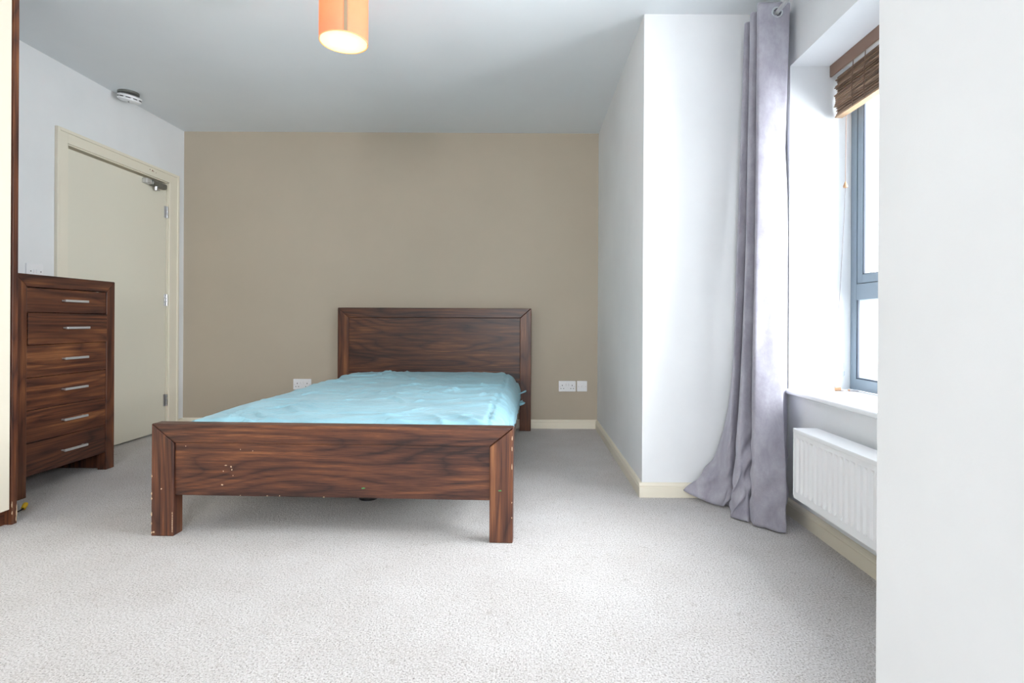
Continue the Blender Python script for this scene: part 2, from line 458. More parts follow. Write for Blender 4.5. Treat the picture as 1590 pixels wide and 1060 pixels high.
# slatted timber screen outside
bm = bmesh.new()
x = 1.63; k = 0
rnd = random.Random(3)
while x < 2.15:
    wd = rnd.choice((0.018, 0.03, 0.042)); box(bm, x, x+wd, 2.64+rnd.choice((0, 0.012)), 2.67, -0.2, 2.6); x += wd+rnd.choice((0.004, 0.009))
box(bm, 1.63, 2.17, 2.672, 2.70, -0.2, 2.6)
scr = obj('timber_screen', bm, TIMBER, None, smooth=False)
scr['label'] = 'weathered vertical timber boarding outside behind the window glass'; scr['category'] = 'timber boarding'

# ------------------------------------------------------------------ bed
bed = thing('bed_frame', 'dark walnut double bed frame with panelled headboard and low footboard', 'bed', (-0.77, 3.2, 0))
def on_line(p0, p1):
    """returns f(u, d, z): u along the board, d depth behind its front face"""
    p0 = Vector(p0); p1 = Vector(p1); L = (p1-p0).length; t = (p1-p0)/L; n = Vector((-t.y, t.x))
    return (lambda u, d, z: (p0.x+t.x*u+n.x*d, p0.y+t.y*u+n.y*d, z)), L
def slab(bm, f, poly, d0, d1):
    lo = [bm.verts.new(f(u, d0, z)) for u, z in poly]; hi = [bm.verts.new(f(u, d1, z)) for u, z in poly]
    n = len(poly); bm.faces.new(lo); bm.faces.new(hi[::-1])
    for i in range(n): bm.faces.new([lo[i], hi[i], hi[(i+1) % n], lo[(i+1) % n]])
def board(kind, p0, p1, top, post, rail, bottom, depth, back_leg, m_rail, m_post):
    f, L = on_line(p0, p1); g = 0.0008
    root = None
    bm = bmesh.new(); slab(bm, f, [(post, top-rail), (L-post, top-rail), (L-post, bottom), (post, bottom)], 0.010, depth-0.012)
    panel = obj(kind+'_panel', bm, m_rail, bed, bevel=0.002)
    bm = bmesh.new(); slab(bm, f, [(g, top), (L-g, top), (L-post-g, top-rail), (post+g, top-rail)], 0, depth)
    obj(kind+'_top_rail', bm, m_rail, bed, bevel=0.004, seg=3)
    bm = bmesh.new(); slab(bm, f, [(0, top-g), (post, top-rail-g), (post, 0), (0, 0)], 0, depth)
    a = obj(kind+'_leg', bm, m_post, bed, bevel=0.004, seg=3)
    bm = bmesh.new(); slab(bm, f, [(L, top-g), (L-post, top-rail-g), (L-post, 0), (L, 0)], 0, depth)
    b = obj(kind+'_leg', bm, m_post, bed, bevel=0.004, seg=3)
    return f, L, a, b
ff, LF, legL, legR = board('footboard', (-1.504, 2.196), (-0.051, 2.141), 0.451, 0.092, 0.075, 0.163, 0.058, 0, WX, WZ)
fh, LH, _, _ = board('headboard', (-1.512, 4.375), (0.035, 4.335), 0.972, 0.088, 0.078, 0.22, 0.055, 0, WXH, WZ)
# chipped foil on the footboard
def flakes(parent, f, spots, seed, d=-0.0006):
    bm = bmesh.new(); rnd = random.Random(seed)
    for (u, z, a, b) in spots:
        n = 7; poly = [(u+a*math.cos(2*PI*k/n)*rnd.uniform(.5, 1.1), z+b*math.sin(2*PI*k/n)*rnd.uniform(.5, 1.1)) for k in range(n)]
        slab(bm, f, poly, d, 0.0005)
    split_obj('chipped_patch', bm, CHIP, parent, smooth=False)
rnd = random.Random(11)
sp = [(0.088, 0.02+0.009*k, 0.0016, rnd.uniform(.002, .009)) for k in range(9)]
sp += [(0.003, z, 0.003, 0.006) for z in (0.014, 0.05, 0.085, 0.09, 0.15, 0.17, 0.24)] + [(0.043, 0.19, .003, .004), (0.012, 0.016, .006, .004)]
flakes(legL, ff, sp, 1)
flakes(legR, ff, [(LF-0.004, z, 0.002, h_) for z, h_ in ((0.10, .004), (0.16, .004), (0.3, .012), (0.37, .01), (0.41, .012))], 2)
flakes([o for o in bed.children if o.name.startswith('footboard_panel')][0], lambda u, d, z: ff(u, d+0.010, z),
       [(0.30, 0.285, .006, .002), (0.322, 0.28, .004, .004), (0.325, 0.268, .003, .003), (0.29, 0.262, .003, .003), (0.285, 0.207, .006, .0035), (0.33, 0.245, .002, .002), (0.36, .35, .002, .002), (0.41, .345, .002, .002), (0.135, .39-.03, .002, .002), (0.36, 0.166, .003, .002), (0.47, 0.166, .003, .002), (0.52, 0.167, .003, .002), (0.70, 0.165, .004, .002)], 5)
bm = bmesh.new()
slab(bm, lambda u, d, z: ff(u, d+0.0093, z), [(0.85, .203), (0.86, .206), (0.868, .203), (0.856, .200)], 0, .001)
slab(bm, lambda u, d, z: ff(u, d-0.0005, z), [(LF-.058, .206), (LF-.047, .208), (LF-.044, .204), (LF-.055, .203)], 0, .001)
split_obj('green_smudge', bm, mat('green_crayon', srgb(70, 140, 80), 0.8), bed, smooth=False)
# side rails, slats and the centre foot
def rail(xa, ya, xb, yb):
    bm = bmesh.new(); w_ = 0.022
    for z0, z1 in ((0.19, 0.345),):
        v = [bm.verts.new(p) for p in ((xa, ya, z0), (xa+w_, ya, z0), (xb+w_, yb, z0), (xb, yb, z0), (xa, ya, z1), (xa+w_, ya, z1), (xb+w_, yb, z1), (xb, yb, z1))]
        for q in ((0,3,2,1), (4,5,6,7), (0,1,5,4), (1,2,6,5), (2,3,7,6), (3,0,4,7)): bm.faces.new([v[i] for i in q])
    obj('side_rail', bm, WY, bed, bevel=0.002)
rail(-0.098, 2.19, -0.080, 4.345); rail(-1.478, 2.245, -1.464, 4.38)
for k in range(12):
    y = 2.33+k*0.17
    obj('slat', B((-1.455, -0.097, y, y+0.07, 0.235, 0.250)), mat('pine_slat', srgb(196, 168, 130), 0.7) if k == 0 else bpy.data.materials['pine_slat'], bed, smooth=False)
obj('centre_beam', B((-0.80, -0.74, 2.25, 4.35, 0.195, 0.235)), BLACKP, bed, smooth=False)
for y in (2.68, 3.9):
    bm = bmesh.new(); tube(bm, [(-0.77, y, 0.0), (-0.77, y, 0.012), (-0.77, y, 0.016), (-0.77, y, 0.196)], [0.045, 0.045, 0.018, 0.018], 20)
    obj('support_foot', bm, BLACKP, bed)

# ------------------------------------------------------------------ fitted sheet over the mattress
sheet_t = thing('mattress', 'mattress in a crumpled turquoise fitted sheet, lying on the walnut bed frame', 'mattress', (-0.75, 3.25, 0.251))
def sheet_mesh():
    bm = bmesh.new()
    zb, top = 0.253, 0.462
    cx, cy, hw, hl = -0.742, 3.285, 0.660, 1.028
    r = 0.035; dr = top - zb
    step = 0.0105
    def prof(a, h):
        s = 1 if a >= 0 else -1; a = abs(a); fl = h-r; arc = r*PI/2
        if a <= fl: return s*a, 0.0
        if a <= fl+arc: th = (a-fl)/r; return s*(fl+r*math.sin(th)), r*(1-math.cos(th))
        return s*h, r+(a-fl-arc)
    ex = hw-r+r*PI/2+dr-r; ey = hl-r+r*PI/2+dr-r
    nx = int(2*ex/step); ny = int(2*ey/step)
    def ridge(p): 
        n = abs(noise.noise(p)); return (1-min(1, n*2.6))**2
    rs = random.Random(21); ST = []
    for k in range(70):
        sx = rs.uniform(-1.32, -0.16); sy = 2.3+2.0*rs.random()**0.9
        ang = rs.gauss(0.45, 0.35)*(1 if rs.random() < .75 else -1); ln = rs.uniform(.04, .15)
        ST.append((sx, sy, math.cos(ang), math.sin(ang), ln, rs.uniform(-2.5, 2.5), rs.uniform(.004, .0095)*(1 if rs.random() < .7 else -.7), rs.uniform(.007, .013)))
    for k in range(14):
        ST.append((rs.uniform(-1.1, -.4), 2.32+k*.14+rs.uniform(-.04, .04), 1.0, rs.gauss(0, .06), rs.uniform(.2, .5), rs.uniform(-.3, .3), rs.uniform(.002, .004), rs.uniform(.012, .02)))
    for k in range(12):   # folds fanning out of the right-hand border
        ST.append((-.13, 2.35+k*.16+rs.uniform(-.05, .05), .75, -.66, rs.uniform(.05, .09), 3, rs.uniform(.006, .010), .010))
    def strokes(x, y):
        h = 0
        for (sx, sy, c, s_, ln, cv, am, wd) in ST:
            dx, dy = x-sx, y-sy
            if abs(dx) > 2.4*ln or abs(dy) > 2*ln+.05: continue
            u = dx*c+dy*s_; v = -dx*s_+dy*c-cv*u*u
            q = (u/ln)**2
            if q < 4 and abs(v) < 4*wd: h += am*math.exp(-q*1.3)*(math.exp(-(v/wd)**2)-0.5*math.exp(-((v+1.6*wd)/wd)**2))
        return h
    V = {}
    for j in range(ny+1):
        b = -ey+2*ey*j/ny
        for i in range(nx+1):
            a = -ex+2*ex*i/nx
            x, dx = prof(a, hw); y, dy = prof(b, hl)
            d = min(dr, max(dx, dy)); p = Vector((x+cx, y+cy, top-d))
            # right-hand border slopes down where the sheet is pulled over a soft edge
            t = max(0.0, min(1.0, (p.x+0.150+0.012*math.sin(p.y*3.1))/0.085)); p.z -= (0.052*t**1.1 if dx < 0.04 or a < 0 else 0.052*(1-dx/dr))
            if a > 0 and dx > 0.03:   # the flap hangs over the rail, lower towards the head
                low = 0.345-0.105*max(0, min(1, (p.y-2.5)/1.6))+0.008*math.sin(p.y*17)
                k = (dx-0.03)/(dr-0.03); z0 = top-0.03-0.052*(1-0.03/dr); p.z = z0+(low-z0)*k; p.x += 0.012*min(1, k*2)+0.014*max(0, (p.y-2.6)/1.6)
            p.z -= 0.012*max(0, min(1, (2.6-p.y)/0.35)) 
            q = Vector((p.x, p.y, p.z))
            wob = 0.0035*noise.noise(Vector((q.x*2.2, q.y*2.2, 3))) 
            cr = 0.022*ridge(Vector((q.x*1.5+0.8*noise.noise(q*2), q.y*5.0+1.4*noise.noise(q*1.3), 7.1)))*max(0, noise.noise(Vector((q.x*1.4, q.y*1.9, 21)))+0.35)
            cr += 0.014*ridge(Vector((q.x*5.0, q.y*9.0+q.x*5, 1.7)))*max(0, noise.noise(Vector((q.x*2.4, q.y*2.4, 5)))-0.02)*2
            side = 1 if d > 0.02 else 0
            if dx > 0.012 and dx >= dy:     # hanging pleats on the long sides
                s = 1 if a > 0 else -1
                pl = 0.010*ridge(Vector((q.y*7.0-q.z*9, q.z*3, 9+s)))+0.005*math.sin(q.y*34+q.z*22+3*noise.noise(Vector((q.y*3, 0, 0))))
                p.x += (s*pl*min(1, dx/0.06) if s < 0 else 0.8*abs(pl)*min(1, dx/0.06)); p.x -= (s < 0)*s*0.012*min(1, dx/0.2)
            elif dy > 0.012:
                s = 1 if b > 0 else -1
                p.y += s*0.004*math.sin(q.x*40)*min(1, dy/0.06)
            if dx < 0.06 and dy < 0.06: cr += strokes(q.x, q.y)
            p.z += wob+cr
            if a < 0: p.x += 0.058*min(1, max(0, (p.y-2.3)/1.1))*min(1, -a/hw)
            # long seam-like crease along the right border
            if dx < 0.03: p.z -= 0.013*math.exp(-((q.x+0.150+0.012*math.sin(q.y*3.1))/0.009)**2)
            V[i, j] = (bm.verts.new(p), dx, dy)
    for j in range(ny):
        for i in range(nx):
            q = [V[i, j], V[i+1, j], V[i+1, j+1], V[i, j+1]]
            if min(v[1] for v in q) > r*0.95 and min(v[2] for v in q) > r*0.95: continue
            bm.faces.new([v[0] for v in q])
    for v in [v for v in bm.verts if not v.link_faces]: bm.verts.remove(v)
    # underside
    x0, x1, y0, y1 = cx-hw+.015, -0.105, cy-hl+.005, cy+hl-.005
    bm.faces.new([bm.verts.new(p) for p in ((x0, y0, zb), (x0, y1, zb), (x1, y1, zb), (x1, y0, zb))])
    return bm
o = obj('fitted_sheet', sheet_mesh(), SHEET, sheet_t, ang=75)
# gathered tail of elastic hem poking out at the headboard corner
def ruffle(cx, cy, cz, w_, h_, seed, lean):
    bm = bmesh.new(); n, m_ = 26, 10; g = {}
    for i in range(n+1):
        for j in range(m_+1):
            a = i/n; b = j/m_
            ph = a*PI*1.5-0.5
            x = cx+w_*b*math.cos(ph*0.7)*(0.7+0.3*math.sin(a*9+seed))
            z = cz-h_*(a-0.5)*(0.35+0.65*b)-lean*b
            y = cy+0.018*math.sin(a*13+seed)*b+0.01*b
            g[i, j] = bm.verts.new((x, y, z))
    for i in range(n):
        for j in range(m_): bm.faces.new([g[i, j], g[i+1, j], g[i+1, j+1], g[i, j+1]])
    o = obj('gathered_hem', bm, SHEET, sheet_t)
    s = o.modifiers.new('thick', 'SOLIDIFY'); s.thickness = 0.003; s.offset = 0
ruffle(-0.062, 4.02, 0.325, 0.062, 0.062, 1, -0.004)
ruffle(-0.062, 3.95, 0.272, 0.080, 0.080, 4, 0.010)

# ------------------------------------------------------------------ chest of drawers
CX = -2.425
chest = thing('chest_of_drawers', 'tall walnut chest with six drawers and steel bar handles, beside the door', 'chest of drawers', (-2.6, 2.92, 0))
cy0, cy1, cz1 = 2.595, 3.222, 1.087
fr = 0.062
def yslab(bm, poly, x0, x1): prism(bm, poly, 0, x0, x1)
bm = bmesh.new(); yslab(bm, [(cy0+.0005, cz1), (cy1-.0005, cz1), (cy1-fr, cz1-fr), (cy0+fr, cz1-fr)], -2.76, CX)
obj('top', bm, WY, chest, bevel=0.003, seg=3)
for s in (0, 1):
    a = (cy0, cy0+fr) if s == 0 else (cy1, cy1-fr)
    bm = bmesh.new(); yslab(bm, [(a[0], cz1-.0008), (a[1], cz1-fr-.0008), (a[1], 0), (a[0], 0)], CX-0.05, CX)
    sd = (cy0, cy0+0.03) if s == 0 else (cy1-0.03, cy1)
    box(bm, -2.76, CX-0.05, sd[0], sd[1], 0, cz1-fr-.001)
    obj('side_panel', bm, WZ, chest, bevel=0.003, seg=3)
obj('back_panel', B((-2.765, -2.752, cy0+0.02, cy1-0.02, 0.10, cz1-0.05)), WZ, chest, smooth=False)
obj('bottom_panel', B((-2.752, CX-0.02, cy0+0.03, cy1-0.03, 0.095, 0.115)), WY, chest, smooth=False)
dy0, dy1 = cy0+fr+0.002, cy1-fr-0.002
z1 = cz1-fr-0.004; zb = 0.098; n = 6
hts = [0.125]+[0.162]*5; tot = sum(hts); span = z1-zb
for k in range(n):
    hh = hts[k]/tot*span; za = z1-hh+0.003; out = (0.0, 0.008, 0.002, 0.0, 0.0, 0.0)[k]
    bm = B((-2.74, CX-0.004+out-0.016, dy0+0.012, dy1-0.012, za+0.015, z1-0.02))
    box(bm, CX-0.022+out, CX-0.004+out, dy0, dy1, za, z1)
    d = obj('drawer', bm, WY, chest, bevel=0.0015)
    zc = (za+z1)/2+0.003; yc = (dy0+dy1)/2+0.02; xh = CX-0.004+out
    bm = bmesh.new(); box(bm, xh+0.018, xh+0.028, yc-0.075, yc+0.075, zc-0.006, zc+0.006)
    box(bm, xh, xh+0.020, yc-0.070, yc-0.062, zc-0.004, zc+0.004); box(bm, xh, xh+0.020, yc+0.062, yc+0.070, zc-0.004, zc+0.004)
    obj('handle', bm, NICKEL, d, bevel=0.0015)
    z1 -= hh

# ------------------------------------------------------------------ wardrobe
wr = thing('wardrobe', 'tall wardrobe with glossy cream doors and walnut end panels, at the left edge', 'wardrobe', (-2.48, 1.4, 0))
wx = -2.166; wy1 = 2.33; wy0 = 0.33; wh = 2.36
obj('end_panel', B((XL+0.02, wx, wy1-0.024, wy1, 0, wh)), WZ, wr, bevel=0.001)
obj('end_panel', B((XL+0.02, wx, wy0, wy0+0.024, 0, wh)), WZ, wr, bevel=0.001)
obj('top_panel', B((XL+0.02, wx, wy0+0.024, wy1-0.024, wh-0.024, wh)), WY, wr, bevel=0.001)
obj('plinth', B((XL+0.04, wx-0.03, wy0+0.024, wy1-0.024, 0, 0.062)), WY, wr)
obj('back_panel', B((XL+0.02, XL+0.03, wy0+0.024, wy1-0.024, 0.05, wh-0.024)), WZ, wr, smooth=False)
nd = 4; dw = (wy1-wy0-0.048)/nd
for k in range(nd):
    ya = wy1-0.024-(k+1)*dw
    dd = obj('door', B((wx-0.026, wx-0.006, ya+0.0025, ya+dw-0.0035, 0.066, wh-0.028)), CREAMPANEL, wr, bevel=0.0015)
    if k:
        s = ya+0.03 if k % 2 else ya+dw-0.03
        obj('handle', B((wx+0.012, wx+0.02, s-0.005, s+0.005, 0.95, 1.25), (wx-0.006, wx+0.013, s-0.004, s+0.004, 0.97, 0.98), (wx-0.006, wx+0.013, s-0.004, s+0.004, 1.22, 1.23)), NICKEL, dd)
bm = bmesh.new()
for (y, z, a, h_) in ((wy1-.0005, .045, .0045, .016), (wy1-.003, .02, .003, .012), (wy1-.022, .085, .002, .014), (wy1-.021, .05, .003, .008), (wy1-.001, .07, .0025, .01)):
    prism(bm, [(y-a, z-h_*.6), (y, z-h_), (y+a*.2, z-h_*.2), (y+a*.2, z+h_*.7), (y-a*.4, z+h_), (y-a, z+h_*.2)], 0, wx-0.002, wx+0.0008)
split_obj('chipped_patch', bm, CHIP, wr, smooth=False)

# small cable with a yellow plug on the carpet beside the wardrobe
cab = thing('cable', 'thin black cable with a yellow plug on the carpet by the wardrobe foot', 'cable', (-2.33, 2.45, 0))
bm = bmesh.new(); tube(bm, [(-2.62, 2.44, .004), (-2.48, 2.40, .004), (-2.38, 2.405, .004), (-2.30, 2.425, .004), (-2.275, 2.455, .005), (-2.276, 2.485, .010)], 0.0032, 8)
obj('cord', bm, BLACKP, cab)
bm = bmesh.new(); tube(bm, [(-2.276, 2.478, .010), (-2.280, 2.490, .017), (-2.284, 2.502, .026)], [.009, .0105, .009], 10)
obj('plug', bm, YELLOW, cab, bevel=0.002)

# ------------------------------------------------------------------ sockets, switches
def rounded(cx, cz, w_, h_, r, n=4):
    pts = []
    for (sx, sz, a0) in ((1, 1, 0), (-1, 1, 90), (-1, -1, 180), (1, -1, 270)):
        for k in range(n+1):
            a = math.radians(a0+90*k/n); pts.append((cx+sx*(w_/2-r)+r*math.cos(a), cz+sz*(h_/2-r)+r*math.sin(a)))
    return pts
def plate_on_back(name, label, cat, cx, cz, w_, kind):
    t = thing(name, label, cat, (cx, YB, cz)); yf = YB-0.011
    bm = bmesh.new(); prism(bm, rounded(cx, cz, w_, 0.086, 0.004), 1, yf, YB)
    obj('face_plate', bm, PLASTIC, t, bevel=0.002)
    bm = bmesh.new()
    for s in (-1, 1): tube(bm, [(cx+s*(w_/2-.012), yf-.0012, cz-.002), (cx+s*(w_/2-.012), yf, cz-.002)], .0028, 10)
    split_obj('screw', bm, STEEL, t)
    if kind == 'double':
        bm = bmesh.new()
        for s in (-1, 1):
            px = cx+s*0.040
            box(bm, px-.0024, px+.0024, yf-.0008, yf+.0001, cz+.002, cz+.012)
            for q in (-1, 1): box(bm, px+q*.011-.0035, px+q*.011+.0035, yf-.0008, yf+.0001, cz-.021, cz-.016)
        split_obj('pin_hole', bm, DARK, t, smooth=False)
        for s in (-1, 1):
            bm = bmesh.new(); x = cx+s*0.010
            prism(bm, [(yf-.006, cz+.022), (yf, cz+.026), (yf, cz+.004), (yf-.002, cz+.006)], 0, x-.005, x+.005)
            obj('rocker_switch', bm, PLASTIC, t)
    else:
        bm = bmesh.new(); tube(bm, [(cx, yf-.003, cz), (cx, yf, cz)], [.006, .008], 14)
        obj('outlet_bump', bm, PLASTIC, t)
    return t
plate_on_back('wall_socket', 'white double socket on the taupe wall, half hidden behind the turquoise mattress', 'socket', -1.822, 0.349, 0.146, 'double')
plate_on_back('wall_socket', 'white double socket on the taupe wall, right of the headboard', 'socket', 0.331, 0.344, 0.138, 'double')
plate_on_back('cable_outlet', 'small square white outlet plate right of the double socket', 'outlet', 0.4515, 0.345, 0.082, 'single')
t = thing('light_switch', 'white double switch plate on the left wall just above the chest of drawers', 'switch', (XL, 3.105, 1.135))
xs = XL+0.010
bm = bmesh.new(); prism(bm, rounded(3.102, 1.137, 0.104, 0.086, 0.004), 0, XL, xs); obj('face_plate', bm, PLASTIC, t, bevel=0.002)
bm = bmesh.new()
for y in (3.074, 3.138): tube(bm, [(xs, y, 1.137), (xs+.0012, y, 1.137)], .003, 10)
split_obj('screw', bm, DARK, t)
for y in (3.098, 3.114): obj('rocker_switch', B((XL+.005, xs+.003, y-.0065, y+.0065, 1.126, 1.150)), PLASTIC, t, bevel=0.001)

# ------------------------------------------------------------------ smoke alarm
sa = thing('smoke_alarm', 'round white smoke alarm tilting away from its base on the ceiling', 'smoke alarm', (-2.69, 3.70, H))
bm = bmesh.new(); lathe(bm, [(0.062, 0), (0.062, -0.012), (0.05, -0.016)], (-2.70, 3.70, H), 36)
obj('mounting_base', bm, CLOSER, sa)
M = Matrix.Rotation(math.radians(6), 3, 'X') @ Matrix.Rotation(math.radians(12), 3, 'Y')
bm = bmesh.new(); lathe(bm, [(0.055, 0.012), (0.069, 0.004), (0.070, -0.006), (0.064, -0.008), (0.064, -0.013), (0.069, -0.015), (0.067, -0.024), (0.055, -0.032), (0.03, -0.035)], (-2.692, 3.70, H-0.030), 48, M)
al = obj('alarm_body', bm, PLASTIC, sa)
bm = bmesh.new()
for k in range(10):
    t0 = 2*PI*k/10; pts = []
    for a in range(5):
        tt = t0+a*0.10; pts.append(M @ Vector((0.0650*math.cos(tt), 0.0650*math.sin(tt), -0.0105)) + Vector((-2.692, 3.70, H-0.030)))
    tube(bm, pts, 0.0022, 6)
split_obj('vent_slot', bm, DARK, al)
bm = bmesh.new(); tube(bm, [M @ Vector((0.02, -0.03, -0.034)) + Vector((-2.692, 3.70, H-0.03)), M @ Vector((0.02, -0.03, -0.038)) + Vector((-2.692, 3.70, H-0.03))], 0.004, 10)
obj('test_button', bm, DARK, al)

# ------------------------------------------------------------------ pendant lamp
PX, PY = (531.5-VX)/F*2.3, 2.3; R = 0.0985; zlo = 2.036; zhi = 2.27
lamp = thing('pendant_lamp', 'peach drum pendant lampshade with a lit bulb, hanging from the ceiling', 'lamp', (PX, PY, H))
bm = bmesh.new(); lathe(bm, [(R, zlo), (R, zhi), (R-0.0015, zhi), (R-0.0015, zlo)], (PX, PY, 0), 96, closed=True)
sh = obj('lamp_shade', bm, SHADE, lamp)
bm = bmesh.new()
for z in (zlo, zhi): 
    lathe(bm, [(R+0.0008, z-.001), (R+0.0008, z+.002), (R-0.0022, z+.002), (R-0.0022, z-.001)], (PX, PY, 0), 96, closed=True)
split_obj('rim', bm, mat('peach_rim', srgb(240, 190, 130), 0.6), sh)
bm = bmesh.new(); a0 = math.atan2(-PY, -PX)
a0 += math.radians(4)
wA = 0.0075/R
for (aa, ab) in ((a0-wA, a0+wA),):
    P = [(R+.0015, aa), (R+.0015, (aa+ab)/2), (R+.0015, ab), (R-.004, ab), (R-.004, (aa+ab)/2), (R-.004, aa)]
    prism(bm, [(PX+r*math.cos(t), PY+r*math.sin(t)) for r, t in P], 2, zlo+.003, zhi-.003)
obj('seam', bm, mat('seam_fabric', srgb(150, 128, 102), 0.8), sh, smooth=False)
bm = bmesh.new(); lathe(bm, [(0.001, 0), (R-.004, 0), (R-.004, .002), (.001, .002)], (PX, PY, zlo+.001), 64)
obj('glare_disc', bm, glare_disc_mat(), lamp)  # disc added so the overexposed shade opening shows evenly white
bm = bmesh.new(); lathe(bm, [(.004, -.06), (.018, -.055), (.028, -.04), (.031, -.02), (.026, .0), (.014, .02), (.012, .035)], (PX, PY, 2.17), 24)
obj('bulb', bm, BULB, lamp)
bm = bmesh.new(); tube(bm, [(PX, PY, 2.20), (PX, PY, 2.255)], .018, 16)
for k in range(3):
    t = 2*PI*k/3; tube(bm, [(PX+.012*math.cos(t), PY+.012*math.sin(t), 2.25), (PX+(R-.002)*math.cos(t), PY+(R-.002)*math.sin(t), 2.268)], .0015, 6)
obj('bulb_holder', bm, PLASTIC, lamp)
bm = bmesh.new(); tube(bm, [(PX, PY, 2.25), (PX, PY, H-.02)], .003, 8); obj('flex', bm, PLASTIC, lamp)
bm = bmesh.new(); lathe(bm, [(.045, 0), (.045, -.012), (.02, -.03)], (PX, PY, H), 32); obj('ceiling_rose', bm, PLASTIC, lamp)

# ------------------------------------------------------------------ curtain and pole
POLX, POLZ = 1.108, 2.25
pole = thing('curtain_pole', 'silver metal curtain pole running above the bay window', 'curtain pole', (XW, 1.8, POLZ))
bm = bmesh.new(); tube(bm, [(POLX, 0.98, POLZ), (POLX, 2.70, POLZ)], 0.0095, 20); obj('pole', bm, NICKEL, pole)
for y in (1.05, 2.28):
    bm = bmesh.new(); tube(bm, [(XW, y, POLZ), (POLX, y, POLZ)], .007, 12); tube(bm, [(XW, y, POLZ), (XW-.006, y, POLZ)], .025, 24)
    tube(bm, [(POLX, y-.008, POLZ), (POLX, y+.008, POLZ)], .014, 20)
    obj('bracket', bm, CHROME, pole)
bm = bmesh.new(); lathe(bm, [(.004, -.03), (.015, -.02), (.02, 0), (.015, .02), (.010, .028)], (POLX, .98, POLZ), 20, Matrix.Rotation(PI/2, 3, 'X')); obj('finial', bm, CHROME, pole)

LV = [2.289, 1.2, 0.5, 0.2, 0.0]
PT = [
 [(1.165,2.56),(1.190,2.50),(1.190,2.50),(1.18,2.48),(1.165,2.46)],
 [(1.172,2.48),(1.118,2.455),(1.10,2.40),(1.085,2.34),(1.07,2.30)],
 [(1.160,2.44),(1.125,2.42),(1.104,2.36),(1.085,2.29),(1.064,2.245)],
 [(1.035,2.44),(1.02,2.43),(.990,2.37),(.978,2.34),(.973,2.33)],
 [(1.04,2.47),(1.03,2.46),(1.0,2.42),(.995,2.41),(.99,2.42)],
 [(1.15,2.48),(1.10,2.48),(1.06,2.46),(1.03,2.45),(1.01,2.44)],
 [(1.15,2.51),(1.10,2.50),(1.04,2.46),(.985,2.41),(.962,2.385)],
 [(1.035,2.515),(1.006,2.50),(.959,2.44),(.93,2.42),(.912,2.425)],
 [(1.04,2.55),(1.02,2.54),(.97,2.49),(.95,2.49),(.94,2.50)],
 [(1.15,2.555),(1.1,2.56),(1.04,2.55),(1.0,2.54),(.99,2.54)],
 [(1.15,2.59),(1.1,2.59),(1.04,2.58),(1.0,2.57),(.975,2.56)],
 [(1.04,2.60),(.993,2.575),(.955,2.53),(.945,2.55),(.930,2.565)],
 [(1.045,2.63),(1.01,2.62),(.975,2.60),(.935,2.62),(.855,2.615)],
 [(1.13,2.65),(1.03,2.65),(.99,2.665),(.924,2.685),(.772,2.685)]]
def cat(P, xs_, x):
    """monotone-ish hermite through P at knots xs_ (descending)"""
    n = len(P)
    for i in range(n-1):
        if x >= xs_[i+1] or i == n-2: break
    h = xs_[i+1]-xs_[i]; t = (x-xs_[i])/h
    def tan(k):
        if k == 0: return (P[1]-P[0])/(xs_[1]-xs_[0])
        if k == n-1: return (P[-1]-P[-2])/(xs_[-1]-xs_[-2])
        a = (P[k]-P[k-1])/(xs_[k]-xs_[k-1]); b = (P[k+1]-P[k])/(xs_[k+1]-xs_[k])
        return 0 if a*b <= 0 else 2*a*b/(a+b)
    m0, m1 = tan(i), tan(i+1)
    return (2*t**3-3*t**2+1)*P[i]+(t**3-2*t**2+t)*h*m0+(-2*t**3+3*t**2)*P[i+1]+(t**3-t**2)*h*m1
def crom(p, t):
    n = len(p); i = min(int(t), n-2); f = t-i
    p0, p1, p2, p3 = p[max(i-1, 0)], p[i], p[i+1], p[min(i+2, n-1)]
    k = 0.36
    return tuple((2*f**3-3*f**2+1)*b+(f**3-2*f**2+f)*k*(c-a)+(-2*f**3+3*f**2)*c+(f**3-f**2)*k*(d-b) for a, b, c, d in zip(p0, p1, p2, p3))
def curtain_mesh():
    bm = bmesh.new(); NU, NZ = 13*16, 200; g = {}
    for j in range(NZ+1):
        s = j/NZ; z = LV[0]*(1-s)
        row = [(cat([q[0] for q in P], LV, z), cat([q[1] for q in P], LV, z)) for P in PT]
        for i in range(NU+1):
            x, y = crom(row, i/16)
            u = i/NU
            zz = z+0.006
            low = max(0, 1-z/0.5)
            tip = max(0, (i/16-11)/2); zz += 0.04*tip*tip*max(0, 1-z/0.25)
            # slack ripples near the floor
            rp = 0.022*low*math.sin(z*44+3*noise.noise(Vector((u*9, z*3, 0)))+u*40)*abs(noise.noise(Vector((u*14, z*5, 2))))*2.2
            rp += 0.004*noise.noise(Vector((u*22, z*2.2, 5)))
            fr_ = min(1, abs(i/16-2.0)/0.5, abs(i/16-3.0)/0.35+0.25); y += rp*0.9*fr_; x -= rp*0.12*fr_
            if z > 2.17 : y += 0.0006*math.sin(1)
            y = min(y, YF-0.022); x = min(x, XW-0.006)
            g[i, j] = bm.verts.new((x, y, zz))
    for j in range(NZ):
        for i in range(NU):
            q = [g[i, j], g[i+1, j], g[i+1, j+1], g[i, j+1]]
            c = sum((v.co for v in q), Vector())/4
            if math.hypot(c.x-POLX, c.z-POLZ) < 0.019 and 2.43 < c.y < 2.66: continue
            bm.faces.new(q)
    return bm
cur = thing('curtain', 'long grey lilac velvet curtain bunched beside the bay window, hem trailing on the carpet', 'curtain', (1.08, 2.5, 0))
o = obj('curtain_fabric', curtain_mesh(), VELVET, cur, ang=80)
s = o.modifiers.new('thick', 'SOLIDIFY'); s.thickness = 0.0025; s.offset = 0
